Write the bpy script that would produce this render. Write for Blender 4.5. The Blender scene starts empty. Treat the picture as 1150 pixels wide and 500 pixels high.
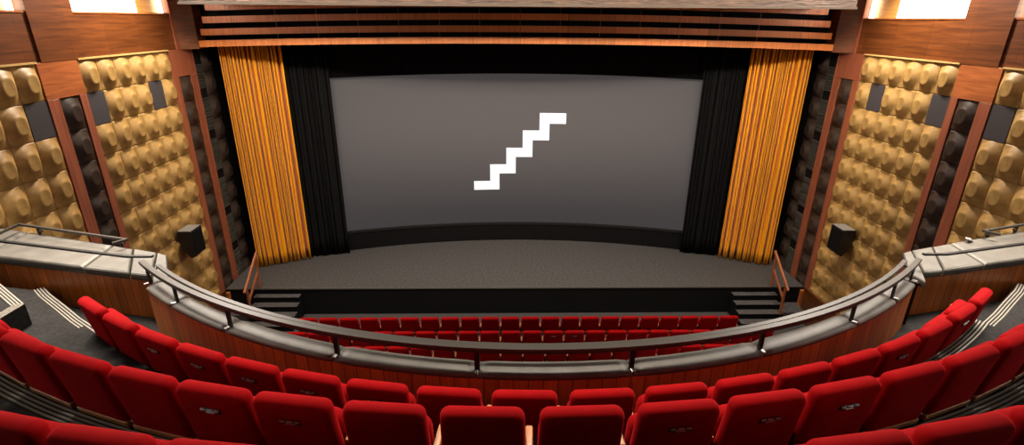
import bpy, bmesh, math, random
from mathutils import Vector, Matrix
random.seed(7)
PI = math.pi
sc = bpy.context.scene
COL = sc.collection
HC = 8.2                      # camera height

# ------------------------------------------------------------------ materials
def mat(name, base=(.5, .5, .5), rough=.6, metal=0., sheen=0., spec=.5, sheen_tint=None):
    m = bpy.data.materials.new(name); m.use_nodes = True
    b = m.node_tree.nodes['Principled BSDF']
    b.inputs['Base Color'].default_value = (*base, 1)
    b.inputs['Roughness'].default_value = rough
    b.inputs['Metallic'].default_value = metal
    b.inputs['Specular IOR Level'].default_value = spec
    if sheen:
        b.inputs['Sheen Weight'].default_value = sheen
        b.inputs['Sheen Roughness'].default_value = .35
        b.inputs['Sheen Tint'].default_value = (*(sheen_tint or [min(1, c * 1.5 + .05) for c in base]), 1)
    return m

def noisy(m, c1, c2, scale=(8, 8, 8), detail=6, coord='Object', lo=.3, hi=.7, bump=0., nscale=1., dist=0., bdist=.01):
    nt = m.node_tree; N = nt.nodes; L = nt.links; b = N['Principled BSDF']
    tc = N.new('ShaderNodeTexCoord'); mp = N.new('ShaderNodeMapping'); mp.inputs['Scale'].default_value = scale
    no = N.new('ShaderNodeTexNoise'); no.inputs['Scale'].default_value = nscale; no.inputs['Detail'].default_value = detail
    no.inputs['Distortion'].default_value = dist
    cr = N.new('ShaderNodeValToRGB')
    cr.color_ramp.elements[0].position = lo; cr.color_ramp.elements[1].position = hi
    cr.color_ramp.elements[0].color = (*c1, 1); cr.color_ramp.elements[1].color = (*c2, 1)
    L.new(tc.outputs[coord], mp.inputs[0]); L.new(mp.outputs[0], no.inputs[0]); L.new(no.outputs[0], cr.inputs[0])
    L.new(cr.outputs[0], b.inputs['Base Color'])
    if bump:
        bp = N.new('ShaderNodeBump'); bp.inputs['Strength'].default_value = bump; bp.inputs['Distance'].default_value = bdist
        L.new(no.outputs[0], bp.inputs['Height']); L.new(bp.outputs[0], b.inputs['Normal'])
    return m

def plank(m, c1, c2, grain, width, axis='X', coord='UV', gap=.03, gapcol=(.012, .005, .002)):
    """wood with grain and a dark joint between planks every WIDTH along AXIS of COORD, each plank a little different in tone"""
    nt = m.node_tree; N = nt.nodes; L = nt.links; b = N['Principled BSDF']
    noisy(m, c1, c2, grain, 8, coord, .28, .72, 0, 1., .6)
    src = [n for n in N if n.type == 'VALTORGB'][0]; tc = [n for n in N if n.type == 'TEX_COORD'][0]
    sp = N.new('ShaderNodeSeparateXYZ'); L.new(tc.outputs[coord], sp.inputs[0])
    dv = N.new('ShaderNodeMath'); dv.operation = 'DIVIDE'; dv.inputs[1].default_value = width; L.new(sp.outputs[axis], dv.inputs[0])
    fl = N.new('ShaderNodeMath'); fl.operation = 'FLOOR'; L.new(dv.outputs[0], fl.inputs[0])
    fr = N.new('ShaderNodeMath'); fr.operation = 'FRACT'; L.new(dv.outputs[0], fr.inputs[0])
    lt = N.new('ShaderNodeMath'); lt.operation = 'GREATER_THAN'; lt.inputs[1].default_value = gap; L.new(fr.outputs[0], lt.inputs[0])
    wn = N.new('ShaderNodeTexWhiteNoise'); wn.noise_dimensions = '1D'; L.new(fl.outputs[0], wn.inputs['W'])
    mr = N.new('ShaderNodeMapRange'); mr.inputs['To Min'].default_value = .8; mr.inputs['To Max'].default_value = 1.15; L.new(wn.outputs['Value'], mr.inputs['Value'])
    mu = N.new('ShaderNodeMix'); mu.data_type = 'RGBA'; mu.blend_type = 'MULTIPLY'; mu.inputs[0].default_value = 1
    cb = N.new('ShaderNodeCombineColor')
    for k in range(3): L.new(mr.outputs[0], cb.inputs[k])
    L.new(src.outputs[0], mu.inputs[6]); L.new(cb.outputs[0], mu.inputs[7])
    mx = N.new('ShaderNodeMix'); mx.data_type = 'RGBA'; mx.inputs[6].default_value = (*gapcol, 1)
    L.new(lt.outputs[0], mx.inputs[0]); L.new(mu.outputs[2], mx.inputs[7]); L.new(mx.outputs[2], b.inputs['Base Color'])
    return m

def emit(name, col, strength, base=(.8, .8, .8), spec=.5):
    m = mat(name, base, .95 if spec < .1 else .5, spec=spec); b = m.node_tree.nodes['Principled BSDF']
    b.inputs['Emission Color'].default_value = (*col, 1); b.inputs['Emission Strength'].default_value = strength
    return m

M = {}
M['wood_wall'] = plank(mat('wood_wall', rough=.42), (.072, .018, .0035), (.185, .052, .010), (3, 1.1, 20), 1.05, 'Y', 'Object', .004)
M['wood_light'] = noisy(mat('wood_light', rough=.4), (.28, .07, .02), (.50, .15, .04), (3, 1.6, 20), 8, dist=.6)
M['wood_strip'] = noisy(mat('wood_strip', rough=.4), (.23, .062, .03), (.36, .105, .05), (14, 14, 1.2), 8)
M['wood_slat'] = plank(mat('wood_slat', rough=.4), (.42, .115, .026), (.68, .22, .055), (26, 3, 1), 1.22, 'X', 'Object', .006)
M['wood_front'] = plank(mat('wood_front', rough=.38), (.42, .105, .014), (.62, .175, .024), (34, 1.6, 1), .125, 'X', 'UV', .05)
M['wood_rail'] = noisy(mat('wood_rail', rough=.4), (.28, .08, .025), (.42, .13, .045), (20, 4, 20))
M['wood_arm'] = noisy(mat('wood_arm', rough=.42), (.40, .16, .05), (.55, .25, .09), (30, 5, 30))
M['gold'] = noisy(mat('gold', rough=.5, metal=.0, sheen=.0), (.26, .135, .033), (.52, .315, .10), (7, 7, 7), 8, lo=.25, hi=.75, bump=.15)
M['gold_trim'] = mat('gold_trim', (.6, .38, .13), .45)
M['brown_tile'] = noisy(mat('brown_tile', rough=.45, spec=.4), (.026, .015, .010), (.052, .032, .022), (7, 7, 7), 8, bump=.15)
M['blank'] = noisy(mat('blank', rough=.85), (.036, .029, .032), (.048, .039, .041), (40, 40, 40))
M['louver'] = mat('louver', (.10, .095, .075), .4, .2)
M['black'] = mat('black', (.005, .0045, .0045), .8, spec=.15)
M['black_gloss'] = mat('black_gloss', (.012, .011, .010), .28)
M['black_cloth'] = mat('black_cloth', (.0055, .005, .0052), .9, spec=.1)
M['yellow'] = noisy(mat('yellow', rough=.8, sheen=.15, spec=.2), (.78, .30, .005), (.84, .34, .007), (3, 3, .6))
M['screen'] = emit('screen', (.95, .85, .86), .056, (.055, .049, .047), 0.)
M['logo'] = emit('logo', (.97, .98, 1.), .80, (.3, .3, .3), 0.)
M['stage'] = noisy(mat('stage', rough=.95), (.026, .023, .021), (.088, .078, .073), (5, 5, 5), 12, lo=.25, hi=.8, bump=.3, nscale=3)
M['carpet'] = noisy(mat('carpet', rough=.95), (.022, .019, .017), (.052, .046, .042), (30, 30, 30), 10, bump=.3)
M['carpet_dark'] = noisy(mat('carpet_dark', rough=.95), (.010, .009, .008), (.026, .023, .021), (30, 30, 30), 10, bump=.3)
M['carpet_mid'] = noisy(mat('carpet_mid', rough=.95, spec=.2), (.006, .0053, .0048), (.018, .016, .0145), (30, 30, 30), 10, bump=.3)
M['red'] = noisy(mat('red', rough=.85, sheen=.5, spec=.06, sheen_tint=(1, .035, .045)), (.23, .0014, .0022), (.31, .0022, .0035), (5, 5, 5), 6, lo=.3, hi=.75, bump=.05)
M['seat_metal'] = mat('seat_metal', (.02, .018, .017), .45, .3)
M['nosing'] = mat('nosing', (.26, .23, .19), .45, .4)
M['steel'] = mat('steel', (.62, .60, .58), .3, .9)
M['rail'] = mat('rail', (.04, .033, .027), .42, .1, spec=.35)
M['rail_post'] = mat('rail_post', (.012, .012, .012), .35, .3)
M['leather'] = noisy(mat('leather', rough=.5, spec=.5), (.056, .050, .041), (.094, .084, .070), (5, 5, 5), 9, bump=.25)
M['seam'] = mat('seam', (.06, .055, .05), .6)
M['plaster'] = noisy(mat('plaster', rough=.8), (.018, .009, .005), (.075, .040, .022), (1.2, 9, 9), 10, lo=.3, hi=.75, bump=.9, nscale=3, bdist=.05)
M['plaster_trim'] = mat('plaster_trim', (.035, .022, .012), .85)
M['ceiling'] = mat('ceiling', (.12, .075, .045), .8)
M['back_wall'] = mat('back_wall', (.05, .03, .02), .9)
M['window'] = emit('window', (1., .95, .88), 5.)
M['tube'] = emit('tube', (1., .88, .68), 14.)
M['speaker'] = mat('speaker', (.010, .010, .010), .5)
M['speaker_top'] = mat('speaker_top', (.2, .18, .155), .5)
M['wood_recess'] = noisy(mat('wood_recess', rough=.5), (.62, .26, .05), (.8, .38, .09), (3, 1.6, 20), 8, dist=.6)
M['paper'] = mat('paper', (.8, .8, .78), .7)

# ------------------------------------------------------------------ mesh helpers
def obj(name, bm, m, parent=None, smooth=False, loc=None, recalc=True):
    if recalc: bmesh.ops.recalc_face_normals(bm, faces=bm.faces)
    me = bpy.data.meshes.new(name); bm.to_mesh(me); bm.free()
    if smooth:
        for p in me.polygons: p.use_smooth = True
    me.materials.append(m)
    o = bpy.data.objects.new(name, me); COL.objects.link(o)
    if parent: o.parent = parent
    if loc: o.location = loc
    return o

def tag(o, label=None, cat=None, group=None, kind=None):
    if label: o['label'] = label
    if cat: o['category'] = cat
    if group: o['group'] = group
    if kind: o['kind'] = kind
    return o

def thing(name, label, cat, loc=(0, 0, 0), rz=0, group=None):
    o = bpy.data.objects.new(name, None); o.empty_display_size = .2; COL.objects.link(o)
    o.location = loc; o.rotation_euler = (0, 0, rz)
    return tag(o, label, cat, group)

def struct(name, bm, m, label=None, parent=None):
    o = obj(name, bm, m, parent)
    return tag(o, label, None, None, 'structure')

def copy_tree(o, parent=None):
    c = o.copy(); COL.objects.link(c)
    if parent: c.parent = parent
    for ch in list(o.children): copy_tree(ch, c)
    return c

def B(): return bmesh.new()

def add_box(bm, x0, x1, y0, y1, z0, z1, bevel=0., seg=2, mtx=None):
    vs = [bm.verts.new((x, y, z)) for x in (x0, x1) for y in (y0, y1) for z in (z0, z1)]
    fs = [(0, 1, 3, 2), (4, 6, 7, 5), (0, 4, 5, 1), (2, 3, 7, 6), (0, 2, 6, 4), (1, 5, 7, 3)]
    faces = [bm.faces.new([vs[i] for i in f]) for f in fs]
    if bevel:
        es = list({e for f in faces for e in f.edges})
        r = bmesh.ops.bevel(bm, geom=es, offset=bevel, segments=seg, profile=.5, affect='EDGES')
        vs = list({v for f in r['faces'] for v in f.verts})
    if mtx is not None:
        for v in {v for v in vs if v.is_valid}: v.co = mtx @ v.co
    return vs

def prism(bm, poly, z0, z1):
    lo = [bm.verts.new((x, y, z0)) for x, y in poly]; hi = [bm.verts.new((x, y, z1)) for x, y in poly]
    n = len(poly)
    bm.faces.new(lo[::-1]); bm.faces.new(hi)
    for i in range(n): bm.faces.new((lo[i], lo[(i + 1) % n], hi[(i + 1) % n], hi[i]))

def sweep(bm, path, profile, closed_ends=True, uv=False):
    """PATH: list of (point, side vector); PROFILE: (side, up) pairs"""
    rings = []
    for p, s in path:
        rings.append([bm.verts.new((p[0] + s[0] * a, p[1] + s[1] * a, p[2] + b)) for a, b in profile])
    n = len(profile)
    uvl = bm.loops.layers.uv.verify() if uv else None
    d = [0.]
    for i in range(1, len(path)): d.append(d[-1] + (Vector(path[i][0]) - Vector(path[i - 1][0])).length)
    pl = [0.]
    for k in range(n): pl.append(pl[-1] + math.hypot(profile[(k + 1) % n][0] - profile[k][0], profile[(k + 1) % n][1] - profile[k][1]))
    for i in range(len(rings) - 1):
        for k in range(n):
            f = bm.faces.new((rings[i][k], rings[i][(k + 1) % n], rings[i + 1][(k + 1) % n], rings[i + 1][k]))
            if uv:
                for l, (u, v) in zip(f.loops, ((d[i], pl[k]), (d[i], pl[k + 1]), (d[i + 1], pl[k + 1]), (d[i + 1], pl[k]))): l[uvl].uv = (u, v)
    if closed_ends:
        bm.faces.new(rings[0]); bm.faces.new(rings[-1][::-1])

def tube(bm, pts, r, n=10):
    pts = [Vector(p) for p in pts]; rings = []
    for i, p in enumerate(pts):
        t = ((pts[i] - pts[i - 1]).normalized() if i else Vector()) + ((pts[i + 1] - pts[i]).normalized() if i < len(pts) - 1 else Vector())
        t.normalize(); a = t.cross(Vector((0, 0, 1)))
        if a.length < 1e-3: a = Vector((1, 0, 0))
        a.normalize(); b = t.cross(a)
        rings.append([bm.verts.new(p + a * r * math.cos(2 * PI * k / n) + b * r * math.sin(2 * PI * k / n)) for k in range(n)])
    for i in range(len(rings) - 1):
        for k in range(n): bm.faces.new((rings[i][k], rings[i][(k + 1) % n], rings[i + 1][(k + 1) % n], rings[i + 1][k]))
    bm.faces.new(rings[0]); bm.faces.new(rings[-1][::-1])

def bar(bm, p, q, w, h, up=(0, 0, 1)):
    """rectangular bar from p to q, w across, h along up"""
    p = Vector(p); q = Vector(q); t = (q - p).normalized(); u = Vector(up); s = t.cross(u)
    if s.length < 1e-3: s = Vector((1, 0, 0))
    s.normalize(); u = s.cross(t)
    vs = []
    for c in (p, q): vs.append([bm.verts.new(c + s * a * w / 2 + u * b * h / 2) for a, b in ((-1, -1), (1, -1), (1, 1), (-1, 1))])
    for k in range(4): bm.faces.new((vs[0][k], vs[0][(k + 1) % 4], vs[1][(k + 1) % 4], vs[1][k]))
    bm.faces.new(vs[0]); bm.faces.new(vs[1][::-1])

def arc(c, r, a0, a1, n, z):
    """points on a plan arc with their outward (away from the stage) side vectors; angle 0 looks at -y"""
    out = []
    for i in range(n + 1):
        a = math.radians(a0 + (a1 - a0) * i / n); s = (math.sin(a), -math.cos(a))
        out.append(((c[0] + r * s[0], c[1] + r * s[1], z), s))
    return out

ORD = ('first second third fourth fifth sixth seventh eighth ninth tenth eleventh twelfth thirteenth fourteenth fifteenth sixteenth '
       'seventeenth eighteenth nineteenth twentieth twenty-first twenty-second twenty-third twenty-fourth').split()

# ------------------------------------------------------------------ the room
WX = 8.59                      # half width of the hall
ZS = .867                      # stage
BF = HC - 3.43                 # balcony floor, front tier
T2 = HC - 2.88; T3 = HC - 2.42; T4 = HC - 2.1; T5 = HC - 1.5
PT = HC - 2.82                 # parapet top

bm = B(); add_box(bm, -8.9, 8.9, -4.2, 18.4, -.2, 0); struct('floor', bm, M['carpet'], 'dark grey carpet floor of the stalls')
bm = B(); add_box(bm, -8.9, 8.9, -4.2, 12.45, 10.2, 10.4); struct('ceiling', bm, M['ceiling'])
bm = B(); add_box(bm, -8.9, 8.9, 18.2, 18.4, 0, 10.4); struct('wall_front', bm, M['black'])
bm = B(); add_box(bm, -8.9, 8.9, -4.2, -4, 0, 10.4); struct('wall_back', bm, M['back_wall'])
ZT = 7.42                      # top of the padded fields
for s, side in ((-1, 'left'), (1, 'right')):
    bm = B()
    x0, x1 = sorted((s * (WX + .04), s * (WX + .3)))
    add_box(bm, x0, x1, -4.2, 18.4, 0, ZT)
    struct('wall_' + side, bm, M['black'])

# upper side walls: wood panels under lit openings, pilasters between
PIL = [(9.72, 10.76), (5.5, 6.54), (1.3, 2.34), (-2.94, -1.9)]
OPEN = [(10.76, 13.9), (6.54, 9.72), (2.34, 5.5), (-1.9, 1.3)]
ZO0, ZO1 = 8.28, 9.75
nw = 0
for s, side in ((-1, 'left'), (1, 'right')):
    def bx(bm, d0, d1, y0, y1, z0, z1):
        a, b = sorted((s * (WX + d0), s * (WX + d1))); add_box(bm, a, b, y0, y1, z0, z1)
    bm = B()
    bx(bm, 0, .3, -4.2, 14.02, ZT + .012, ZO0); bx(bm, 0, .3, -4.2, 14.02, ZO1, 10.4)
    bx(bm, .0, .3, 13.9, 14.02, ZO0, ZO1); bx(bm, 0, .3, -4.2, -2.94, ZO0, ZO1)
    struct('wall_%s_upper' % side, bm, M['wood_wall'], 'reddish wood panelling above the gold pads on the %s wall' % side)
    for k, (y0, y1) in enumerate(PIL):
        bm = B(); bx(bm, -.035, .3, y0, y1, ZT + .012, 10.2)
        struct('trim_%d' % (k + 11 + (s > 0) * 4), bm, M['wood_wall'], 'wide plain wood pilaster on the %s wall' % side)
    for k, (y0, y1) in enumerate(OPEN):
        nw += 1
        split = y0 + (y1 - y0) * .665
        bm = B(); bx(bm, .10, .16, y0, split, ZO0, ZO1)
        w = struct('window_%d' % nw, bm, M['window'], 'brightly lit white opening high on the %s wall' % side)
        bm = B(); bx(bm, .20, .25, split, y1, ZO0, ZO1)
        struct('window_recess', bm, M['wood_recess'], None, w)
        bm = B(); bx(bm, .12, .17, y1 - .16, y1 - .05, ZO0 + .0, ZO1)
        struct('lamp_tube', bm, M['tube'], None, w)
        bm = B(); bx(bm, -.015, .5, y0, y1, ZO0 - .03, ZO0)
        struct('window_sill', bm, M['wood_light'], None, w)
    # splayed wood panel that leads from the side wall to the slats over the curtains
    bm = B(); prism(bm, [(s * 8.60, 13.98), (s * 8.60, 14.25), (s * 8.38, 14.74), (s * 8.27, 14.74), (s * 8.27, 14.34)], ZT + .012, 10.2)
    struct('wall_%s_splay' % side, bm, M['wood_wall'], 'dark wood splay panel beside the slats, %s' % side)
    bm = B(); bx(bm, -.03, .05, 13.86, 13.99, ZT + .012, 10.2)
    struct('trim_%d' % (7 + (s > 0)), bm, M['wood_strip'])

# ------------------------------------------------------------------ padded tiles
TW, TH = .485, .629
def tile_mesh(name, m, w, h, bump=.076, n=30):
    """padded wall tile facing +x, centred at its origin"""
    bm = B(); g = []
    for i in range(n + 1):
        row = []
        for j in range(n + 1):
            u = -1 + 2 * i / n; v = -1 + 2 * j / n
            r = (abs(u) ** 2.3 + abs(v) ** 2.3) ** (1 / 2.3)
            t = min(1, max(0, (1. - r) / .48)); hgt = bump * (.7 * t + .3 * t * t * (3 - 2 * t)); k = min(1, max(0, (.56 - r) / .07)); hgt += .016 * k * k * (3 - 2 * k)
            rr = math.hypot(u, v)
            if rr < .3: hgt -= .002
            e = max(abs(u), abs(v)); pil = .012 * (1 - e ** 8)
            row.append(bm.verts.new((hgt + pil, u * w / 2 * .994, v * h / 2 * .994)))
        g.append(row)
    for i in range(n):
        for j in range(n): bm.faces.new((g[i][j], g[i + 1][j], g[i + 1][j + 1], g[i][j + 1]))
    edge = [g[i][0] for i in range(n + 1)] + [g[n][j] for j in range(1, n + 1)] + [g[i][n] for i in range(n - 1, -1, -1)] + [g[0][j] for j in range(n - 1, 0, -1)]
    back = [bm.verts.new((-.035, v.co.y, v.co.z)) for v in edge]
    for i in range(len(edge)): bm.faces.new((edge[i], back[i], back[(i + 1) % len(edge)], edge[(i + 1) % len(edge)]))
    bm.faces.new(back)
    bmesh.ops.recalc_face_normals(bm, faces=bm.faces)
    me = bpy.data.meshes.new(name); bm.to_mesh(me); bm.free()
    for p in me.polygons: p.use_smooth = len(p.vertices) == 4
    me.materials.append(m); return me
ME_GOLD = tile_mesh('padded_tile', M['gold'], TW, TH)
ME_BROWN = tile_mesh('brown_tile', M['brown_tile'], TW, TH, .07)
bm = B(); add_box(bm, -.035, .012, -TW / 2 * .99, TW / 2 * .99, -TH / 2 * .99, TH / 2 * .99, .004, 1)
ME_BLANK = bpy.data.meshes.new('blank_tile'); bmesh.ops.recalc_face_normals(bm, faces=bm.faces); bm.to_mesh(ME_BLANK); bm.free(); ME_BLANK.materials.append(M['blank'])

def place(me, name, parent, y, z, sx=1, label=None):
    o = bpy.data.objects.new(name, me); COL.objects.link(o); o.parent = parent
    o.location = (0, y, z); o.scale = (1, sx, 1)
    if label: o['label'] = label
    return o

def field(s, ytop, ncol, blanks, label, rows=11):
    """gold padded field; YTOP its far edge. Local y grows away from the stage on both walls"""
    t = thing('wall_padding', label, 'wall panel', (s * WX, ytop, ZT - rows * TH), 0 if s < 0 else PI, 'gold padded panels on the side walls')
    sg = -1 if s < 0 else 1
    for r in range(rows):
        for c in range(ncol):
            y = sg * (c + .5) * TW; z = (rows - r - .5) * TH
            if (r, c) in blanks: place(ME_BLANK, 'blank_tile', t, y, z, 1, 'flat dark grey tile')
            else: place(ME_GOLD, 'padded_tile', t, y, z)
    bm = B(); ys = sorted((0, sg * ncol * TW)); add_box(bm, -.02, .05, ys[0], ys[1], rows * TH + .002, rows * TH + .03)
    tr = obj('top_trim', bm, M['gold_trim'], t)
    return t

def column(s, y0, y1, ztop, rows, label, me=ME_BROWN):
    t = thing('wall_padding_strip', label, 'wall panel', (s * WX, y0, ztop - rows * TH), 0 if s < 0 else PI, 'narrow dark brown padded strips on the side walls')
    sg = -1 if s < 0 else 1
    w = y0 - y1
    for r in range(rows): place(me, 'padded_tile', t, sg * w / 2, (rows - r - .5) * TH, w / TW)
    return t

def wall_box(s, y0, y1, z0, z1, d=.03):
    bm = B(); a, b = sorted((s * (WX + .038), s * (WX - d))); add_box(bm, a, b, y0, y1, z0, z1, .004, 1); return bm

ZB = ZT - 11 * TH
Z1 = ZT - TH
for s, side, word in ((-1, 'left', 'left'), (1, 'right', 'right')):
    field(s, 13.46, 6, {(1, 1), (1, 5)}, 'gold padded panel of egg-shaped bosses on the %s wall, nearer the stage' % word)
    field(s, 9.60, 7, {(1, 0)}, 'gold padded panel on the %s wall, cut by the photo edge' % word)
    column(s, 10.36, 9.87, Z1, 10, 'dark brown padded strip between the two gold panels, %s wall' % word)
    column(s, 14.22, 13.68, Z1, 10, 'dark brown padded strip between two wood battens near the stage, %s wall' % word)
    column(s, 15.38, 14.90, ZT, 11, 'dark brown padded strip hard against the yellow curtain, %s wall' % word)
    # louvred strip
    t = thing('louvre_strip', 'narrow dark strip of fine horizontal louvres beside the yellow curtain, %s wall' % word, 'wall panel', (s * WX, 14.885, 0), 0 if s < 0 else PI)
    sg = -1 if s < 0 else 1
    bm = B(); ys = sorted((sg * .0, sg * .40)); add_box(bm, -.035, .0, ys[0], ys[1], 0, ZB + 11 * TH); obj('backing', bm, M['black'], t)
    for k in range(6):
        z0 = .25 + ZB + k * 1.13; z1 = z0 + (.86 if k < 5 else .62)
        bm = B(); z = z0
        while z < z1:
            h = random.choice((.02, .03, .04)); add_box(bm, 0, .012 + random.random() * .03, ys[0] + .03, ys[1] - .03, z, z + h); z += h + .026
        obj('louvre', bm, M['louver'], t)
    bm = B(); ys2 = sorted((sg * .41, sg * .432)); add_box(bm, -.035, .05, ys2[0], ys2[1], 0, ZB + 11 * TH); obj('edge_strip', bm, M['wood_strip'], t)
    # battens and header boards
    for (y0, y1) in ((10.36, 10.55), (9.60, 9.87), (13.46, 13.68), (14.22, 14.44)):
        lab = {10.36: 'between the stage-side gold panel and the brown strip', 9.60: 'between the brown strip and the cut-off gold panel', 13.46: 'at the stage end of the gold panel', 14.22: 'beside the louvred strip'}[y0]
        tag(obj('wall_batten', wall_box(s, y0 + .003, y1 - .003, ZB if y0 > 12 else ZB, Z1), M['wood_strip']), 'narrow reddish wood batten %s, %s wall' % (lab, word), 'batten', 'wood battens on the side walls')
    tag(obj('header_board', wall_box(s, 9.60, 10.55, Z1 + .003, ZT + .01), M['wood_light']), 'light reddish wood board above the near brown strip, %s wall' % word, 'board')
    tag(obj('header_board', wall_box(s, 13.46, 14.45, Z1 + .003, ZT + .01, .02), M['wood_strip']), 'reddish wood board above the brown strip by the stage, %s wall' % word, 'board')
    bm = B(); a, b = sorted((s * (WX + .05), s * (WX - .02))); add_box(bm, a, b, 6, 13.5, 0, ZB); struct('baseboard_' + side, bm, M['wood_strip'])

# ------------------------------------------------------------------ stage
bm = B(); add_box(bm, -8.46, 8.46, 13.57, 18.19, 0, ZS - .02); st = tag(obj('stage', bm, M['black']), 'wide low stage with black front and grey carpet top', 'stage')
bm = B(); add_box(bm, -8.46, 8.46, 13.58, 18.19, ZS - .02, ZS); obj('stage_carpet', bm, M['stage'], st)['label'] = 'mottled grey carpet'
bm = B(); add_box(bm, -8.46, 8.46, 13.55, 13.58, ZS - .035, ZS + .002); obj('edge_trim', bm, M['louver'], st)

# screen on a shallow arc with its black skirt
RS = 18.0; YS = 17.22
def ys_(x): return YS - RS + math.sqrt(RS * RS - x * x)
def z_top(x): return 6.52 + .075 * (1 - (x / 5.6) ** 2)
def z_bot(x): return 1.545 - .03 * (1 - (x / 5.6) ** 2)
def arc_sheet(bm, x0, x1, n, zb, zt, dy0, dy1):
    """curved slab following the screen's arc from dy0 (front) to dy1 (back)"""
    rings = []
    for i in range(n + 1):
        x = x0 + (x1 - x0) * i / n; y = ys_(x)
        rings.append([bm.verts.new((x, y + d, z)) for d, z in ((dy0, zb(x)), (dy0, zt(x)), (dy1, zt(x)), (dy1, zb(x)))])
    for i in range(n):
        for k in range(4): bm.faces.new((rings[i][k], rings[i][(k + 1) % 4], rings[i + 1][(k + 1) % 4], rings[i + 1][k]))
    bm.faces.new(rings[0]); bm.faces.new(rings[-1][::-1])
scr = thing('cinema_screen', 'large curved grey cinema screen showing a white stair-step sign', 'screen', (0, YS, ZS))
bm = B(); arc_sheet(bm, -5.72, 5.78, 60, lambda x: 1.5, lambda x: 6.65, 0, .03)
o = obj('screen_surface', bm, M['screen'], None, True); o.parent = scr; o.matrix_parent_inverse = Matrix.Translation((0, -YS, -ZS))
def under(o, p):
    o.parent = p; o.matrix_parent_inverse = Matrix.Translation(-Vector(p.location)); return o
# projected sign: traced in metres on the screen (x, z)
# corner positions of the steps in metres: left and right edges (x), upper and lower edges (z)
LX = [-1.419, -0.867, -0.318, 0.227, 0.774, 1.637]; RX = [-0.554, -0.001, 0.555, 1.103]
LZ = [(3.028, 2.721), (3.61, 3.293), (4.177, 3.867), (4.766, 4.44), (5.343, 4.995)]

# camera frame
F_PX = 586.5475; PITCH = .3716; ROLL = .0071; YAW = .0233; CAM = Vector((-.5132, 0, HC))
cp, sp, cy, sy = math.cos(PITCH), math.sin(PITCH), math.cos(YAW), math.sin(YAW)
fwd = Vector((sy * cp, cy * cp, -sp)); rt = Vector((cy, -sy, 0)); up = rt.cross(fwd)
r2 = rt * math.cos(ROLL) + up * math.sin(ROLL); u2 = -rt * math.sin(ROLL) + up * math.cos(ROLL)
bm = B()
rects = []
for k in range(5):
    x1 = RX[k] if k < 4 else LX[5]
    rects.append((LX[k], x1, LZ[k][0], LZ[k][1]))
    if k < 4: rects.append((LX[k + 1], RX[k], LZ[k + 1][1], LZ[k][0]))
for xa, xb, ya, yb in rects:
    n = 6; rg = []
    for i in range(n + 1):
        x = xa + (xb - xa) * i / n; y = ys_(x)
        rg.append([bm.verts.new((x, y + e, z)) for z, e in ((ya, -.010), (ya, .004), (yb, .004), (yb, -.010))])
    for i in range(n):
        for k in range(4): bm.faces.new((rg[i][k], rg[i][(k + 1) % 4], rg[i + 1][(k + 1) % 4], rg[i + 1][k]))
    bm.faces.new(rg[0]); bm.faces.new(rg[-1][::-1])
under(obj('stair_sign', bm, M['logo']), scr)['label'] = 'white stair-step sign shown on the screen'
bm = B(); arc_sheet(bm, -5.9, 5.9, 60, lambda x: ZS, z_bot, -.10, -.04); under(obj('skirt', bm, M['black_cloth'], None), scr)['label'] = 'black skirt below the screen'
bm = B(); arc_sheet(bm, -5.9, 5.9, 60, lambda x: z_bot(x) - .06, lambda x: z_bot(x) + .004, -.13, -.02); under(obj('skirt_rail', bm, M['black_gloss']), scr)
# black masking over the screen, fine vertical pleats
def pleated(bm, plan, z0, z1, amp_top, amp_bot, folds_top, folds_bot, n, rows=14, thick=.012, seed=1, hem=0.):
    rnd = random.Random(seed)
    P = [Vector(p) for p in plan]; seg = [0.]
    for a, b in zip(P, P[1:]): seg.append(seg[-1] + (b - a).length)
    LEN = seg[-1]
    ph = [rnd.uniform(0, 6) for _ in range(6)]
    def at(t):
        d = t * LEN
        for i in range(len(P) - 1):
            if d <= seg[i + 1] or i == len(P) - 2:
                k = (d - seg[i]) / (seg[i + 1] - seg[i]); return P[i].lerp(P[i + 1], k), (P[i + 1] - P[i]).normalized()
    g = []
    for j in range(rows + 1):
        h = j / rows; row = []
        for i in range(n + 1):
            t = i / n; p, tg = at(t); nr = Vector((tg.y, -tg.x))
            w = t + .012 * math.sin(2 * PI * t * 3 + ph[0]) + .006 * math.sin(2 * PI * t * 7 + ph[1])
            ft = folds_bot * w + .35 * math.sin(2 * PI * 1.7 * t + ph[4])
            q = abs(math.sin(PI * ft)); lo = min(1, q * 1.9) ** .9 * 1.8 - 1 + .2 * q
            q = abs(math.sin(2 * PI * ft)); hi = min(1, q * 1.7) ** .9 * 1.8 - 1 + .2 * q
            e = min(1, max(0, h * 1.15 - .05)) ** .8
            off = amp_bot * lo * (1 - .35 * e) + amp_top * hi * (.15 + .85 * e) + .02 * math.sin(2 * PI * folds_bot * .37 * t + ph[5])
            z = z0 + (z1 - z0) * h + (hem * (.5 + .5 * lo) if j == 0 else 0)
            row.append((p.x + nr.x * off, p.y + nr.y * off, z, nr))
        g.append(row)
    fr = [[bm.verts.new(q[:3]) for q in r] for r in g]
    bk = [[bm.verts.new((q[0] - q[3].x * thick, q[1] - q[3].y * thick, q[2])) for q in r] for r in g]
    for j in range(rows):
        for i in range(n):
            bm.faces.new((fr[j][i], fr[j][i + 1], fr[j + 1][i + 1], fr[j + 1][i])); bm.faces.new((bk[j][i], bk[j + 1][i], bk[j + 1][i + 1], bk[j][i + 1]))
    for j in range(rows):
        for i in (0, n): bm.faces.new((fr[j][i], fr[j + 1][i], bk[j + 1][i], bk[j][i]))
    for i in range(n):
        for j in (0, rows): bm.faces.new((fr[j][i], bk[j][i], bk[j][i + 1], fr[j][i + 1]))
bm = B()
arc_sheet(bm, -5.75, 5.75, 400, z_top, lambda x: 9.2, -.16, -.10)
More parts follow.
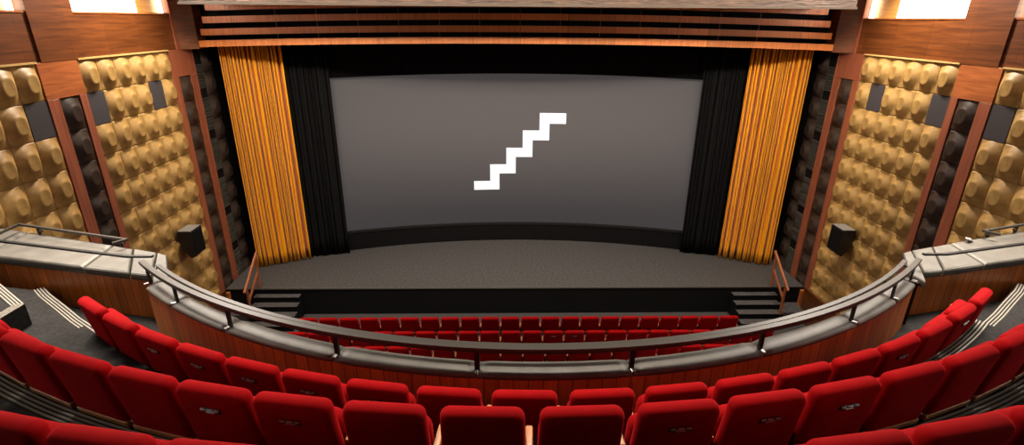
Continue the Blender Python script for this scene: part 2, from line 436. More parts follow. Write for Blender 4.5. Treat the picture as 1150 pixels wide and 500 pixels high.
for v in bm.verts: v.co.y += .018 * math.sin(v.co.x * 30 + math.sin(v.co.x * 3))
tag(obj('masking_border', bm, M['black_cloth'], None, True), 'wide black cloth border above the screen', 'masking')

CUR = {}
for s, side in ((-1, 'left'), (1, 'right')):
    bm = B(); plan = [(s * 8.15, 15.03), (s * 7.5, 15.33), (s * 6.72, 15.66)]
    if s > 0: plan = plan[::-1]
    pleated(bm, plan, ZS + .015, 7.85, .13, .14, 0, 9.5, 640, 18, .010, 3 + s, .02)
    tag(obj('stage_curtain', bm, M['yellow'], None, True), 'tall golden yellow pleated stage curtain on the %s of the stage' % side, 'curtain', 'yellow stage curtains')
    bm = B(); plan = [(s * 6.72, 15.74), (s * 6.1, 15.9), (s * 5.55, 16.02)]
    if s > 0: plan = plan[::-1]
    pleated(bm, plan, ZS + .015, 8.3, .03, .06, 0, 8, 260, 12, .012, 9 + s, .015)
    tag(obj('masking_curtain', bm, M['black_cloth'], None, True), 'black pleated curtain between the screen and the %s yellow curtain' % side, 'curtain', 'black side curtains')

# ------------------------------------------------------------------ slats over the proscenium
sl = thing('slatted_fascia', 'stepped row of long reddish wood slats with dark gaps above the curtains', 'fascia', (0, 14.3, ZT))
ends = [(8.24, 7.475), (8.14, 7.755), (8.04, 8.05), (7.92, 8.35), (7.82, 8.65)]
for k, (xe, zb) in enumerate(ends):
    bm = B(); n = 40; rings = []
    for i in range(n + 1):
        x = -xe + 2 * xe * i / n; c = .13 * (1 - (x / xe) ** 2)
        rings.append([bm.verts.new((x, y, zb + c + h)) for y, h in ((14.3, 0), (14.3, .155), (14.75, .155), (14.75, 0))])
    for i in range(n):
        for q in range(4): bm.faces.new((rings[i][q], rings[i][(q + 1) % 4], rings[i + 1][(q + 1) % 4], rings[i + 1][q]))
    bm.faces.new(rings[0]); bm.faces.new(rings[-1][::-1])
    under(obj('slat', bm, M['wood_slat']), sl)
bm = B(); add_box(bm, -8.45, 8.45, 14.78, 14.85, 7.62, 10); under(obj('backing', bm, M['black']), sl)
for k in range(13):
    bm = B(); x = -6.3 + k * 1.05; c = .13 * (1 - (x / 8) ** 2); add_box(bm, x - .006, x + .006, 14.55, 14.56, 7.5 + c, 8.6 + c); under(obj('hanger_rod', bm, M['wood_strip']), sl)
bm = B(); add_box(bm, -8.9, 8.9, 14.86, 18.2, 9.3, 9.5); struct('ceiling_stage', bm, M['black'])
bm = B(); add_box(bm, -7.52, 7.46, 12.5, 14.6, 8.50, 9.4); struct('ceiling_edge', bm, M['plaster'], 'rough brown plaster edge of the ceiling above the slats')
bm = B(); add_box(bm, -7.54, 7.48, 12.47, 12.53, 8.455, 8.50); struct('trim_9', bm, M['plaster_trim'])
bm = B(); add_box(bm, -8.9, 8.9, 12.5, 14.6, 9.4, 10.4); struct('ceiling_upper', bm, M['ceiling'])

# ------------------------------------------------------------------ stage steps, handrails, side platforms
for s, side in ((-1, 'left'), (1, 'right')):
    t = thing('stage_steps', 'dark carpeted steps up to the stage on the %s side' % side, 'steps', (s * 6.97, 13.55, 0))
    for k, z in enumerate((.693, .52, .347, .173)):
        y1 = 13.55; y0 = 13.36 - k * .235
        bm = B(); a, b = sorted((s * 6.33, s * 7.62)); add_box(bm, a, b, y0, y1 if k == 0 else y0 + .24, 0, z - .012); under(obj('riser', bm, M['black']), t)
        bm = B(); add_box(bm, a, b, y0 - .015, (y1 if k == 0 else y0 + .245), z - .012, z); under(obj('tread', bm, M['stage']), t)
    # handrail in a plane along the steps
    x = s * 7.5
    h = thing('stair_handrail', 'reddish wood handrail beside the %s stage steps' % side, 'handrail', (x, 13.45, 0))
    bm = B(); bar(bm, (x, 13.58, ZS), (x, 13.66, 1.86), .05, .05, (0, 1, 0)); under(obj('post', bm, M['wood_rail']), h)
    bm = B(); bar(bm, (x, 12.86, .347), (x, 12.86, 1.18), .05, .05, (0, 1, 0)); under(obj('post', bm, M['wood_rail']), h)
    bm = B(); bar(bm, (x, 13.76, 1.93), (x, 12.72, 1.18), .055, .07); under(obj('top_rail', bm, M['wood_rail']), h)
    bm = B(); bar(bm, (x, 13.62, 1.38), (x, 12.84, .83), .045, .06); under(obj('lower_rail', bm, M['wood_rail']), h)
    bm = B(); a, b = sorted((s * 7.64, s * (WX - .13))); add_box(bm, a, b, 12.95, 13.54, 0, .35, .01, 1)
    tag(obj('side_platform', bm, M['stage']), 'low grey carpeted platform between the %s steps and the side wall' % side, 'platform')
    bm = B(); add_box(bm, *sorted((s * 8.28, s * 8.33)), 10.6, 13.22, 0, 1.03, .006, 1)
    tag(obj('low_partition', bm, M['wood_wall']), 'low dark wood partition along the foot of the %s wall by the stage' % side, 'partition')
    bm = B(); add_box(bm, *sorted((s * 8.27, s * 8.37)), 13.30, 13.40, .35, .86, .006, 1)
    tag(obj('wood_post', bm, M['wood_light']), 'short bright wood post at the stage end of the %s wall' % side, 'post')

# ------------------------------------------------------------------ wall speakers
def speaker(s, side):
    x = s * 8.2
    t = thing('wall_speaker', 'black box loudspeaker mounted on the gold pads of the %s wall' % side, 'speaker', (s * WX, 12.25, 2.9), 0, 'wall loudspeakers')
    bm = B()
    # wedge cabinet: front towards the hall, chamfered lower back
    prof = [(8.12, 3.28), (8.12, 2.62), (8.24, 2.56), (8.40, 2.80), (8.46, 3.02), (8.46, 3.28)]
    y0, y1 = 12.0, 12.5
    A = [bm.verts.new((s * px, y0, pz)) for px, pz in prof]; D = [bm.verts.new((s * px, y1, pz)) for px, pz in prof]
    bm.faces.new(A); bm.faces.new(D[::-1])
    for i in range(6): bm.faces.new((A[i], D[i], D[(i + 1) % 6], A[(i + 1) % 6]))
    bmesh.ops.bevel(bm, geom=list(bm.edges), offset=.012, segments=2, affect='EDGES')
    under(obj('cabinet', bm, M['speaker']), t)
    bm = B(); add_box(bm, *sorted((s * 8.105, s * 8.12)), 12.04, 12.46, 2.66, 3.25, .004, 1); under(obj('grille', bm, M['black']), t)
    bm = B(); add_box(bm, *sorted((s * 8.13, s * 8.45)), 12.02, 12.48, 3.276, 3.29, .003, 1); under(obj('top_panel', bm, M['speaker_top']), t)['label'] = 'pale grey top'  # top set in a paler grey than the cabinet
    bm = B(); add_box(bm, *sorted((s * 8.40, s * 8.62)), 12.18, 12.32, 2.95, 3.12); under(obj('bracket', bm, M['seat_metal']), t)
speaker(-1, 'left'); speaker(1, 'right')

# ------------------------------------------------------------------ balcony floor and tiers
CC = (-.1, 10.43)              # centre of the parapet curve
NEAR = [(4.42, 5.28), (4.58, 5.56), (6.5, 6.0), (8.47, 6.415)]
FAR = [(4.91, 6.22), (7.3, 6.95), (8.59, 7.34)]
def pa(r, a): a = math.radians(a); return (CC[0] + r * math.sin(a), CC[1] - r * math.cos(a))
AE = 40.6
front_edge = [(-x, y) for x, y in ((8.59, 7.30), (7.3, 6.93), (4.93, 6.20))] + [pa(6.60, -AE + 2 * AE * i / 60) for i in range(61)] + [(x, y) for x, y in ((4.93, 6.20), (7.3, 6.93), (8.59, 7.30))]
bm = B(); prism(bm, front_edge + [(8.59, -4), (-8.59, -4)], BF - .9, BF); struct('floor_balcony', bm, M['carpet_mid'], 'dark carpet of the balcony')

def clip_tier(bm, s):
    """cut away what would run past the side wall, the back wall or under the side ledge"""
    for co, no in (((s * 8.5, 0, 0), (s, 0, 0)), ((0, -3.98, 0), (0, -1, 0)), ((s * 4.58, 5.52, 0), (-.223 * s, .975, 0))):
        r = bmesh.ops.bisect_plane(bm, geom=list(bm.verts) + list(bm.edges) + list(bm.faces), plane_co=co, plane_no=no, clear_outer=True)
        ed = [e for e in r['geom_cut'] if isinstance(e, bmesh.types.BMEdge)]
        if ed: bmesh.ops.holes_fill(bm, edges=ed, sides=0)
def halves(build, amax=86, amin=None):
    out = B()
    for s, a0, a1 in ((-1, -(amin or amax), 0), (1, 0, amax)):
        b = B(); build(b, a0, a1); clip_tier(b, s)
        me = bpy.data.meshes.new('half'); b.to_mesh(me); b.free(); out.from_mesh(me); bpy.data.meshes.remove(me)
    return out
TIERS = [((-.12, 10.44), 7.42, BF, T2), ((-.29, 10.38), 8.17, BF, T3), ((-.38, 10.72), 9.36, BF, T4), ((-.38, 10.72), 10.2, BF, T5)]
AM = (37.7, 34, 34, 34)
for k, (c, r, z0, z1) in enumerate(TIERS):
    bm = halves(lambda b, a0, a1: sweep(b, arc(c, r, a0, a1, 60, 0), [(0, z0), (0, z1), (7, z1), (7, z0)]), AM[k])
    struct('floor_tier', bm, M['carpet_mid'] if k == 0 else M['carpet_dark'], 'carpeted seating tier of the balcony')
    if k > 1: continue
    bm = halves(lambda b, a0, a1: sweep(b, arc(c, r, a0, a1, 60, 0), [(-.012, z1 - .035), (-.012, z1 + .004), (.10, z1 + .004), (.10, z1 - .001), (-.001, z1 - .001), (-.001, z1 - .035)]), AM[k], 18 if k == 0 else None)
    ns = tag(obj('step_nosing', bm, M['black']), 'ribbed metal step edging along the %s carpeted tier step of the balcony' % ('lower', 'upper')[k], 'step edging', 'ribbed metal step edgings')
    for q in range(4):
        bm = halves(lambda b, a0, a1: sweep(b, arc(c, r - .012 + q * .029, a0, a1, 60, 0), [(0, z1 + .004), (.003, z1 + .011), (.013, z1 + .011), (.016, z1 + .004)]), AM[k], 18 if k == 0 else None)
        obj('metal_rib', bm, M['nosing'], ns)
# side aisles: a low step and a higher corner landing, both with metal edging
def poly_sweep(bm, pts, z, prof):
    path = []
    for i, p in enumerate(pts):
        a = Vector(pts[max(0, i - 1)]); b = Vector(pts[min(len(pts) - 1, i + 1)]); t = (b - a).normalized()
        path.append(((p[0], p[1], z), (-t.y, t.x)))
    sweep(bm, path, prof)
for s, side in ((-1, 'left'), (1, 'right')):
    za = HC - 3.18; inner = [(4.46, 4.58), (4.82, 4.80), (5.30, 5.12), (5.70, 5.41), (6.08, 5.68), (6.30, 5.86)]
    bm = B(); prism(bm, [(s * x, y) for x, y in inner + [(8.4, 6.30), (8.4, 1), (5.4, 3.4)]], BF, za)
    st_ = tag(obj('aisle_step', bm, M['carpet_mid']), 'low carpeted step in the %s balcony aisle behind the front row end' % side, 'step')
    sg = -1 if s < 0 else 1
    pts = [(s * x, y) for x, y in inner]
    fl = lambda pr: [(a * -sg * -1, b) for a, b in pr]
    bm = B(); poly_sweep(bm, pts, za, fl([(-.012, -.035), (-.012, .004), (.10, .004), (.10, 0), (0, 0), (0, -.035)][::1] if s < 0 else [(-.012, -.035), (-.012, .004), (.10, .004), (.10, 0), (0, 0), (0, -.035)]))
    ed_ = obj('step_edging', bm, M['black'], st_)
    for q in range(4):
        o0 = -.012 + q * .029
        bm = B(); poly_sweep(bm, pts, za, fl([(o0, .004), (o0 + .003, .011), (o0 + .013, .011), (o0 + .016, .004)])); obj('metal_rib', bm, M['nosing'], ed_)
    zl = HC - 2.93; front = [(7.5, 6.22), (6.37, 5.56), (5.69, 5.08)]
    bm = B(); prism(bm, [(s * x, y) for x, y in front + [(5.69, 3.2), (8.4, 3.2), (8.4, 6.25)]], za, zl)
    ld = tag(obj('aisle_landing', bm, M['carpet_mid']), 'raised dark carpet landing with metal edged corner in the %s balcony aisle' % side, 'landing')
    def edge_bar(a, b, off, w, h, m, name, par_):
        bm = B(); a = Vector((s * a[0], a[1])); b = Vector((s * b[0], b[1])); t = (b - a).normalized(); n = Vector((-t.y, t.x))
        inn = Vector((s * 6.6, 4.2)); n = n if n.dot(inn - a) > 0 else -n
        q = [a + n * off + t * -0.0, b + n * off, b + n * (off + w), a + n * (off + w)]
        k = off; prism(bm, [tuple(v) for v in q], zl - .0, zl + h); return obj(name, bm, m, par_)
    for a, b in ((front[0], front[1]), (front[1], front[2]), (front[2], (5.69, 3.2))):
        e_ = edge_bar(a, b, 0, .105, .004, M['black'], 'step_edging', ld)
        for q in range(4): edge_bar(a, b, .004 + q * .027, .014, .011, M['nosing'], 'metal_rib', e_)

# ------------------------------------------------------------------ balcony parapet
par = thing('balcony_parapet', 'curved wood balcony front topped with grey leather cushions', 'balcony front', (0, 3.75, BF))
bm = B(); sweep(bm, arc(CC, 6.60, -AE, AE, 96, 0), [(0, BF), (.16, BF), (.16, PT - .045), (0, PT - .045)], True, True)
under(obj('curved_panel', bm, M['wood_front']), par)
def side_path(s): return [(s * x, y) for x, y in NEAR]
for s in (-1, 1):
    # planked side panel under the ledge
    bm = B(); pts = side_path(s)[1:]
    path = []
    for i, (x, y) in enumerate(pts):
        path.append(((x, y, 0), (.216 * s, -.976)))
    sweep(bm, path, [(-.012, BF), (-.012, PT - .08), (-.13, PT - .08), (-.13, BF)], True, True)
    under(obj('side_panel', bm, M['wood_front']), par)
    # corner block between curve and side panel
    bm = B(); prism(bm, [(s * 4.40, 5.36), (s * 4.57, 5.58), (s * 4.72, 5.66), (s * 4.85, 6.1), (s * 4.30, 5.46)], BF - .9, PT - .045); under(obj('corner_panel', bm, M['wood_front']), par)

# cushions: one mesh per padded segment
def cush_profile():
    w0, w1 = -.02, .185
    pr = [(w1 - .004, -.06), (w1 + .004, -.045), (w1 + .004, -.026), (w1 - .008, -.009), (w1 - .035, -.001), (.09, .004), (.03, .002), (-.008, -.006), (w0, -.03), (w0 + .004, -.06)]
    return pr
POSTS = [-42.3, -35.2, -27.3, -16.4, -5.3, 6.2, 17.2, 28.0, 35.6]
SEAMS = [-AE, -35.2, -27.3, -16.4, -5.3, 6.2, 17.2, 28.0, 35.2, AE]
def arc_cushion(a0, a1):
    bm = B(); n = 14; path = arc(CC, 6.585, a0, a1, n, PT); pr = cush_profile()
    rings = []
    for i, (p, sv) in enumerate(path):
        e = min(i, n - i); q = {0: .95, 1: 1.}.get(e, 1.); dz = {0: -.012, 1: -.001}.get(e, 0)
        mid_ = .08
        rings.append([bm.verts.new((p[0] + sv[0] * (mid_ + (a - mid_) * q), p[1] + sv[1] * (mid_ + (a - mid_) * q), p[2] + (b + dz if b > -.04 else b))) for a, b in pr])
    m_ = len(pr)
    for i in range(n):
        for k in range(m_): bm.faces.new((rings[i][k], rings[i][(k + 1) % m_], rings[i + 1][(k + 1) % m_], rings[i + 1][k]))
    bm.faces.new(rings[0]); bm.faces.new(rings[-1][::-1]); return bm
for a0, a1 in zip(SEAMS, SEAMS[1:]):
    under(obj('top_cushion', arc_cushion(a0 + .06, a1 - .06), M['leather'], None, True), par)
def lerp_poly(pts, x):
    for (x0, y0), (x1, y1) in zip(pts, pts[1:]):
        if x0 <= x <= x1: return y0 + (y1 - y0) * (x - x0) / (x1 - x0)
    return pts[-1][1] if x > pts[-1][0] else pts[0][1]
def pad(bm, quad, z, h=.09, rnd=.03):
    """puffy cushion over a quad given in plan"""
    q = [Vector((x, y, 0)) for x, y in quad]; c = sum(q, Vector()) / len(q)
    def ring(inset, zz):
        out = []
        for v in q:
            d = (v - c); out.append(bm.verts.new((v.x - d.normalized().x * inset * 1.3, v.y - d.normalized().y * inset * 1.3, zz)))
        return out
    R = [ring(.01, z - h), ring(0, z - h * .6), ring(.004, z - .022), ring(rnd * .5, z - .006), ring(rnd * 1.6, z + .006)]
    n = len(q)
    for a, b in zip(R, R[1:]):
        for i in range(n): bm.faces.new((a[i], a[(i + 1) % n], b[(i + 1) % n], b[i]))
    bm.faces.new(R[0][::-1]); bm.faces.new(R[-1])
for s in (-1, 1):
    quads = [[(4.43, 5.30), (4.585, 5.545), (4.92, 6.21), (4.76, 6.13), (4.40, 5.55)],
             [(4.60, 5.555), (4.885, 5.615), (5.30, 6.33), (4.94, 6.22)],
             [(4.90, 5.62), (5.53, 5.765), (5.62, 6.43), (5.315, 6.335)],
             [(5.545, 5.77), (7.05, 6.12), (7.10, 6.89), (5.635, 6.435)],
             [(7.065, 6.125), (8.47, 6.415), (8.47, 7.305), (7.115, 6.895)]]
    for q in quads:
        bm = B(); pad(bm, [(s * x, y) for x, y in q], PT); under(obj('ledge_cushion', bm, M['leather']), par)
    # ledge body under the cushions, and its stage-side fascia
    bm = B(); prism(bm, [(s * x, y) for x, y in ((4.60, 5.60), (8.47, 6.46), (8.47, 7.27), (4.94, 6.19))], PT - .16, PT - .088); under(obj('ledge_board', bm, M['black']), par)
    bm = B(); prism(bm, [(s * x, y) for x, y in ((4.93, 6.14), (8.47, 7.21), (8.47, 7.27), (4.94, 6.19))], BF - .9, PT - .16); under(obj('fascia', bm, M['wood_front']), par)

# ------------------------------------------------------------------ guard rails
RZ = HC - 2.6
gr = thing('guard_rail', 'double dark metal handrail running along the curved balcony front', 'railing', (0, 3.8, PT))
CR = (-.1, 10.4)
def flat(w, h): return [(-w / 2, -h / 2), (w / 2, -h / 2), (w / 2 + .004, 0), (w / 2, h / 2), (-w / 2, h / 2), (-w / 2 - .004, 0)]
bm = B(); sweep(bm, arc(CR, 6.68, -42.4, 42.4, 100, RZ - .01), flat(.055, .045)); under(obj('handrail_bar', bm, M['rail'], None), gr)
bm = B(); sweep(bm, arc(CR, 6.565, -41.2, 42.0, 100, RZ - .05), flat(.045, .03)); under(obj('outer_bar', bm, M['rail'], None), gr)
for a in (-41.2, -35.2, -27.3, -16.4, -5.3, 6.2, 17.2, 28.0, 35.6, 41.2):
    q = math.radians(a); sx, sy2 = math.sin(q), -math.cos(q)
    P = lambda r, z: (CR[0] + r * sx, CR[1] + r * sy2, z)
    bm = B(); bar(bm, P(6.68, PT - .01), P(6.68, RZ - .03), .045, .022, (sx, sy2, 0)); po = under(obj('post', bm, M['rail_post']), gr)
    bm = B(); bar(bm, P(6.68, RZ - .08), P(6.565, RZ - .075), .022, .014); bar(bm, P(6.565, RZ - .072), P(6.565, RZ - .055), .02, .014, (sx, sy2, 0)); under(obj('bracket', bm, M['rail_post']), gr)
    bm = B(); m4 = Matrix.Translation(P(6.715, PT + .0)) @ Matrix.Rotation(q, 4, 'Z'); add_box(bm, -.014, .014, -.03, .02, -.006, .006, .003, 1, m4); under(obj('foot_plate', bm, M['steel']), gr)
for s, side in ((-1, 'left'), (1, 'right')):
    g = thing('ledge_rail', 'thin black rail along the %s side ledge of the balcony' % side, 'railing', (s * 6, 5.9, PT), 0, 'thin rails on the side ledges')
    bm = B(); pts = [(s * 4.56, 5.60, RZ), (s * 4.85, 5.60, RZ), (s * 6.7, 6.06, RZ), (s * 8.5, 6.5, RZ)]
    for a, b in zip(pts, pts[1:]): bar(bm, a, b, .04, .022)
    under(obj('rail_bar', bm, M['rail_post']), g)
    for (x, y) in ((8.4, 6.475),):
        bm = B(); bar(bm, (s * x, y, PT), (s * x, y, RZ), .025, .025); under(obj('post', bm, M['rail_post']), g)
    g = thing('wall_rail', 'short thin rail at the stage side of the %s ledge' % side, 'railing', (s * 6.4, 6.6, PT), 0, 'short rails behind the side ledges')
    z = HC - 2.7; x0 = 5.36 if s < 0 else 6.19
    bm = B(); k = lambda x: 6.33 + (x - 5.36) * .30
    bar(bm, (s * x0, k(x0), z), (s * 7.2, 6.88, z), .03, .03); bar(bm, (s * 7.2, 6.88, z), (s * 7.17, 6.5, z), .03, .03)
    if s > 0: bar(bm, (s * x0, k(x0), z), (s * (x0 + .12), k(x0) - .14, z), .03, .03)
    else: bar(bm, (s * x0, k(x0), z), (s * (x0 + .1), k(x0) - .12, z), .03, .03)
    under(obj('rail_bar', bm, M['rail']), g)
    for x in (x0 + .12, 6.86):
        bm = B(); bar(bm, (s * x, k(x), PT + .012), (s * x, k(x), z), .03, .03); bar(bm, (s * x, k(x), z - .04), (s * (x - .1), k(x) - .06, z - .04), .02, .02); under(obj('post', bm, M['rail_post']), g)
bm = B(); P0 = Vector((5.93, 6.46, PT + .03)); 
m4 = Matrix.Translation(P0) @ Matrix.Rotation(.5, 4, 'Z') @ Matrix.Rotation(.5, 4, 'Y'); add_box(bm, -.09, .09, -.03, .03, -.008, .008, .003, 1, m4)
tag(obj('white_clip', bm, M['paper']), 'small white clip lying on the right balcony ledge', 'clip')

# ------------------------------------------------------------------ seats
def slab(bm, wb, wt, h, th, seg=4, r=.038, belly=.012, cr=.05):
    """upholstered pad: x across (wb bottom, wt top), y thickness (0 rear .. th front), z height; rounded rim and slightly domed faces"""
    nx, nz = 10, 10
    def shape(u, v):  # u,v in -1..1
        return (wb + (wt - wb) * (v + 1) / 2) / 2 * u, h * (v + 1) / 2
    prof = [(0, 0)]
    layers = []
    def ringpts(inset, y):
        # rounded-rectangle outline, inset
        pts = []; w2b = wb / 2 - inset; w2t = wt / 2 - inset; c = max(.008, cr - inset); k = 5
        corners = [(w2t - c, h - inset - c, 0, 1, 1), (-(w2t - c), h - inset - c, 90, -1, 1), (-(w2b - c), inset + c, 180, -1, -1), (w2b - c, inset + c, 270, 1, -1)]
        for cx, cz, a0, sx, sz in corners:
            for i in range(k + 1):
                a = math.radians(a0 + 90 * i / k); pts.append((cx + c * math.cos(a), y, cz + c * math.sin(a)))
        return [bm.verts.new(p) for p in pts]
    rings = []
    for i in range(seg + 1):
        a = PI / 2 * i / seg; rings.append(ringpts(r * (1 - math.sin(a)), r * (1 - math.cos(a))))
    rear_inner = ringpts(r * 2.2, -belly)
    for i in range(seg + 1):
        a = PI / 2 * i / seg; rings.append(ringpts(r * (1 - math.cos(a)), th - r * (1 - math.sin(a))))
    front_inner = ringpts(r * 2.2, th + belly)
    allr = [rear_inner] + rings + [front_inner]; n = len(rear_inner)
    for a, b in zip(allr, allr[1:]):
        for i in range(n): bm.faces.new((a[i], a[(i + 1) % n], b[(i + 1) % n], b[i]))
    bm.faces.new(rear_inner[::-1]); bm.faces.new(front_inner)

def seat_meshes():
    out = {}
    def fin(name, bm, m, smooth=True):
        bmesh.ops.recalc_face_normals(bm, faces=bm.faces)
        me = bpy.data.meshes.new(name); bm.to_mesh(me); bm.free()
        if smooth:
            for p in me.polygons: p.use_smooth = True
        me.materials.append(m); out[name] = me
    LEAN = math.radians(9)
    # rear top rim of the back passes local (0, 0, .94)
    rot = Matrix.Translation((0, .073, .478)) @ Matrix.Rotation(LEAN, 4, 'X')
    bm = B(); slab(bm, .486, .472, .47, .105, 5, .048, .004, .055); bm.transform(rot); fin('backrest', bm, M['red'])
    bm = B(); add_box(bm, -.235, .235, .0, .03, -.022, .02, .006, 2); bm.transform(rot); fin('back_board', bm, M['wood_arm'], False)
    # folded seat cushion, hinged in front of the back
    bm = B(); slab(bm, .44, .45, .42, .11, 4, .045, .012, .085); bm.transform(Matrix.Translation((0, .20, .335)) @ Matrix.Rotation(math.radians(8), 4, 'X')); fin('seat', bm, M['red'])
    bm = B(); add_box(bm, -.022, .022, .12, .30, .585, .63, .01, 3); fin('armrest', bm, M['wood_arm'])
    bm = B(); add_box(bm, -.022, .022, .10, .25, .02, .59, .006, 2); add_box(bm, -.03, .03, .06, .30, 0, .025, .004, 1); fin('side_frame', bm, M['seat_metal'], False)
    bm = B(); add_box(bm, -.25, .25, .14, .18, .34, .38, .005, 1); fin('cross_bar', bm, M['seat_metal'], False)
    mr = rot @ Matrix.Translation((0, -.006, .345))
    bm = B(); add_box(bm, -.064, .064, -.006, .006, -.018, .018, .003, 1, mr); fin('number_plate', bm, M['black_gloss'], False)
    bm = B()
    for x0, x1 in ((-.06, -.03), (-.018, .018), (.03, .06)): add_box(bm, x0, x1, -.012, -.005, .003, .016, .001, 1, mr)
    add_box(bm, -.03, .03, -.012, -.005, -.009, -.002, .001, 1, mr)
    fin('plate_clip', bm, M['steel'], False)
    return out
SM = seat_meshes()
def new_part(me, name, parent, x=0, label=None):
    o = bpy.data.objects.new(name, me); COL.objects.link(o); o.parent = parent; o.location = (x, 0, 0)
    if label: o['label'] = label
    return o
def seat_proto(plate, ends=0, half=.267):
    """ends: -1 adds an armrest on its left too (first seat in a row)"""
    t = thing('theater_chair', 'red seat', 'seat')
    new_part(SM['backrest'], 'backrest', t); new_part(SM['back_board'], 'back_board', t, 0, 'wood board under the back')
    new_part(SM['seat'], 'seat', t); new_part(SM['cross_bar'], 'cross_bar', t)
    for x in ((half,) if not ends else (-half, half)):
        new_part(SM['armrest'], 'armrest', t, x, 'light wood armrest'); new_part(SM['side_frame'], 'side_frame', t, x)
    if plate:
        p = new_part(SM['number_plate'], 'number_plate', t, 0, 'small dark plate with silver clip'); new_part(SM['plate_clip'], 'plate_clip', p)
    return t
PROTO = {}
def place_seat(x, y, z, rz, label, group, plate=False, first=False):
    key = (plate, first)
    if key not in PROTO: PROTO[key] = t = seat_proto(plate, first)
    else: t = copy_tree(PROTO[key])
    t.location = (x, y, z); t.scale = (1, 1, 1); t.rotation_euler = (0, 0, rz); t['label'] = label; t['group'] = group
    return t
def arc_row(c, r, angles, z, labels, group, plates, firsts, wide=1., tall=1.):
    for i, a in enumerate(angles):
        q = math.radians(a)
        place_seat(c[0] + r * math.sin(q), c[1] - r * math.cos(q), z, q, labels[i], group, i in plates, i in firsts).scale = (wide, 1, tall)

R1 = [-34.43, -30.40, -26.30, -22.26, -18.25, -14.22, -10.11, -5.95, -1.73, 2.62, 6.92, 11.18, 15.33, 19.40, 23.45, 27.55, 31.74, 35.7]
P1 = {2, 3, 4, 5, 6, 14, 16}
lab = []
for i in range(18):
    pl = 'with silver-clipped back plate' if i in P1 else 'with plain back'
    lab.append('red seat %s, %s from %s end of the balcony front row' % (pl, ORD[i] if i < 9 else ORD[17 - i], 'left' if i < 9 else 'right'))
arc_row((-.12, 10.44), 7.47, R1, BF, lab, 'red seats of the balcony front row', P1, {0})
R2 = [-30.85, -27.25] + [-23.66, -20.02, -16.50, -13.05, -9.62, -5.96, -2.22, 1.55, 5.31, 8.99, 12.6, 16.18, 19.83] + [23.45, 27.05]
P2 = {5, 6, 10, 11, 12}
lab = []
n2 = len(R2)
for i in range(n2):
    pl = 'with silver-clipped back plate' if i in P2 else 'with plain back'
    lab.append('red seat %s, %s from the photo\'s %s edge in second balcony row' % (pl, ORD[i] if i < 10 else ORD[n2 - 1 - i], 'left' if i < 10 else 'right'))
arc_row((-.298, 10.34), 8.18, R2, T2, lab, 'red seats of the second balcony row', P2, {0}, .965)
R3 = [-10.5 - 3.064 * k for k in (1, 0, -1)] + [10.95 + 3.064 * k for k in (-1, 0, 1)]
lab = []
for i in range(len(R3)):
    left = R3[i] < 0
    k = i if left else len(R3) - 1 - i
    lab.append('red seat at the photo\'s bottom edge, %s from the %s in third balcony row' % (ORD[k], 'left' if left else 'right'))
arc_row((-.385, 10.72), 9.315, R3, T3, lab, 'red seats of the third balcony row', {4}, {0, 3}, .94, .965)

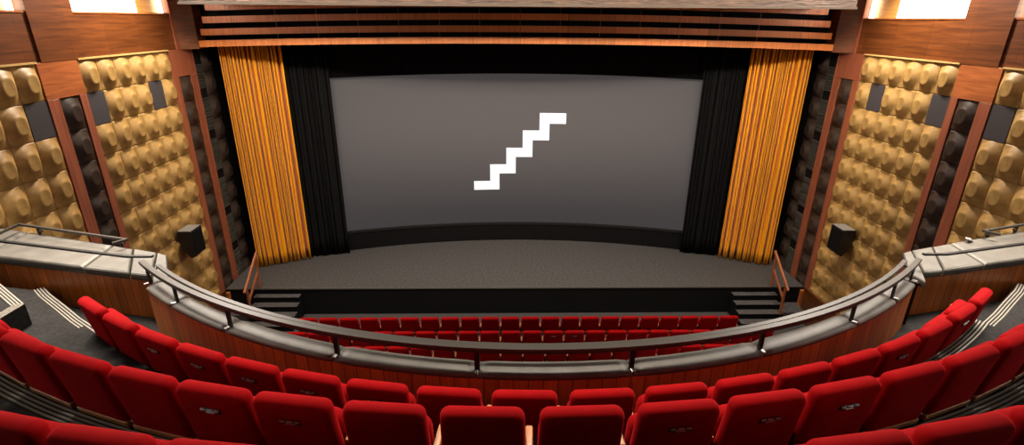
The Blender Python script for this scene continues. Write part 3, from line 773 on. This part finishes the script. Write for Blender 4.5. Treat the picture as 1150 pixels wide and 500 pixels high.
# stalls: straight rows in front of the stage; their floor climbs a little
SP = .525
for rname, y, ztop, n, vis, plates in (('front', 11.74, .94, 22, range(22), ()), ('second', 10.93, 1.04, 24, range(24), (13, 14)), ('third', 10.16, 1.14, 24, range(4, 23), (10, 11))):
    zf = ztop - .94
    if zf > .01:
        bm = B(); y1 = y + .62; add_box(bm, -6.6, 6.6, 8.5 if rname == 'third' else y - .2, y1, zf - .1 if zf > .15 else 0, zf) ; struct('floor_stalls', bm, M['carpet'])
    for i in vis:
        x = (i - n / 2 + .5) * SP
        L = i < n / 2
        k = i if L else n - 1 - i
        if rname == 'third':
            vi = i - vis[0]; k = vi if L else (vis[-1] - i)
            la = 'red seat just over the balcony front, %s visible from %s in its row' % (ORD[k], 'left' if L else 'right')
        else: la = 'red seat in %s stalls row below stage, %s from its %s end' % (rname, ORD[k], 'left' if L else 'right')
        if i in plates: la = la.replace('red seat', 'red plated seat')
        place_seat(x, y, zf, 0, la, 'red seats of the %s stalls row' % rname, i in plates, i == vis[0])

# ------------------------------------------------------------------ lights
def area(name, loc, target, size, sizey, power, col=(1, .9, .78), spread=PI):
    l = bpy.data.lights.new(name, 'AREA'); l.shape = 'RECTANGLE'; l.size = size; l.size_y = sizey; l.energy = power; l.color = col; l.spread = spread
    o = bpy.data.objects.new(name, l); COL.objects.link(o); o.location = loc
    o.rotation_euler = (Vector(target) - Vector(loc)).to_track_quat('-Z', 'Y').to_euler()
    return o
# unseen area lamps above the hall: wall pair read off the tiles, others added
for x in (-7.2, 7.2):
    area('unseen_area_lamp', (x, 11.9, 10.1), (x, 9.6, 1), .6, 1.0, 560)
    area('unseen_area_lamp', (x * .84, 6.4, 10.1), (x * .80, 5.9, 5), 1.8, .8, 330, spread=math.radians(85))  # added to brighten the side ledges and the ends of the curve
area('unseen_area_lamp', (0, 10.6, 9.3), (0, 15.6, 4.4), 13, .3, 760, spread=math.radians(115))  # added wash for the slats, curtains and stage
area('unseen_area_lamp', (0, 5.0, 10.15), (0, 3.0, 5), 8, .4, 350, spread=math.radians(110))  # added to brighten the top rims of the balcony seats
w = bpy.data.worlds.new('World'); sc.world = w; w.use_nodes = True
w.node_tree.nodes['Background'].inputs[0].default_value = (.9, .8, .75, 1); w.node_tree.nodes['Background'].inputs[1].default_value = .01

# ------------------------------------------------------------------ camera
cam = bpy.data.cameras.new('camera'); co = bpy.data.objects.new('camera', cam); COL.objects.link(co)
cam.sensor_width = 36; cam.sensor_fit = 'HORIZONTAL'; cam.lens = 36 * F_PX / 1150; cam.clip_start = .05; cam.clip_end = 100
co.matrix_world = Matrix(((r2.x, u2.x, -fwd.x, CAM.x), (r2.y, u2.y, -fwd.y, CAM.y), (r2.z, u2.z, -fwd.z, CAM.z), (0, 0, 0, 1)))
sc.camera = co
sc.view_settings.view_transform = 'Standard'; sc.view_settings.look = 'None'; sc.view_settings.gamma = 1; sc.view_settings.use_curve_mapping = False
sc.view_settings.exposure = 0
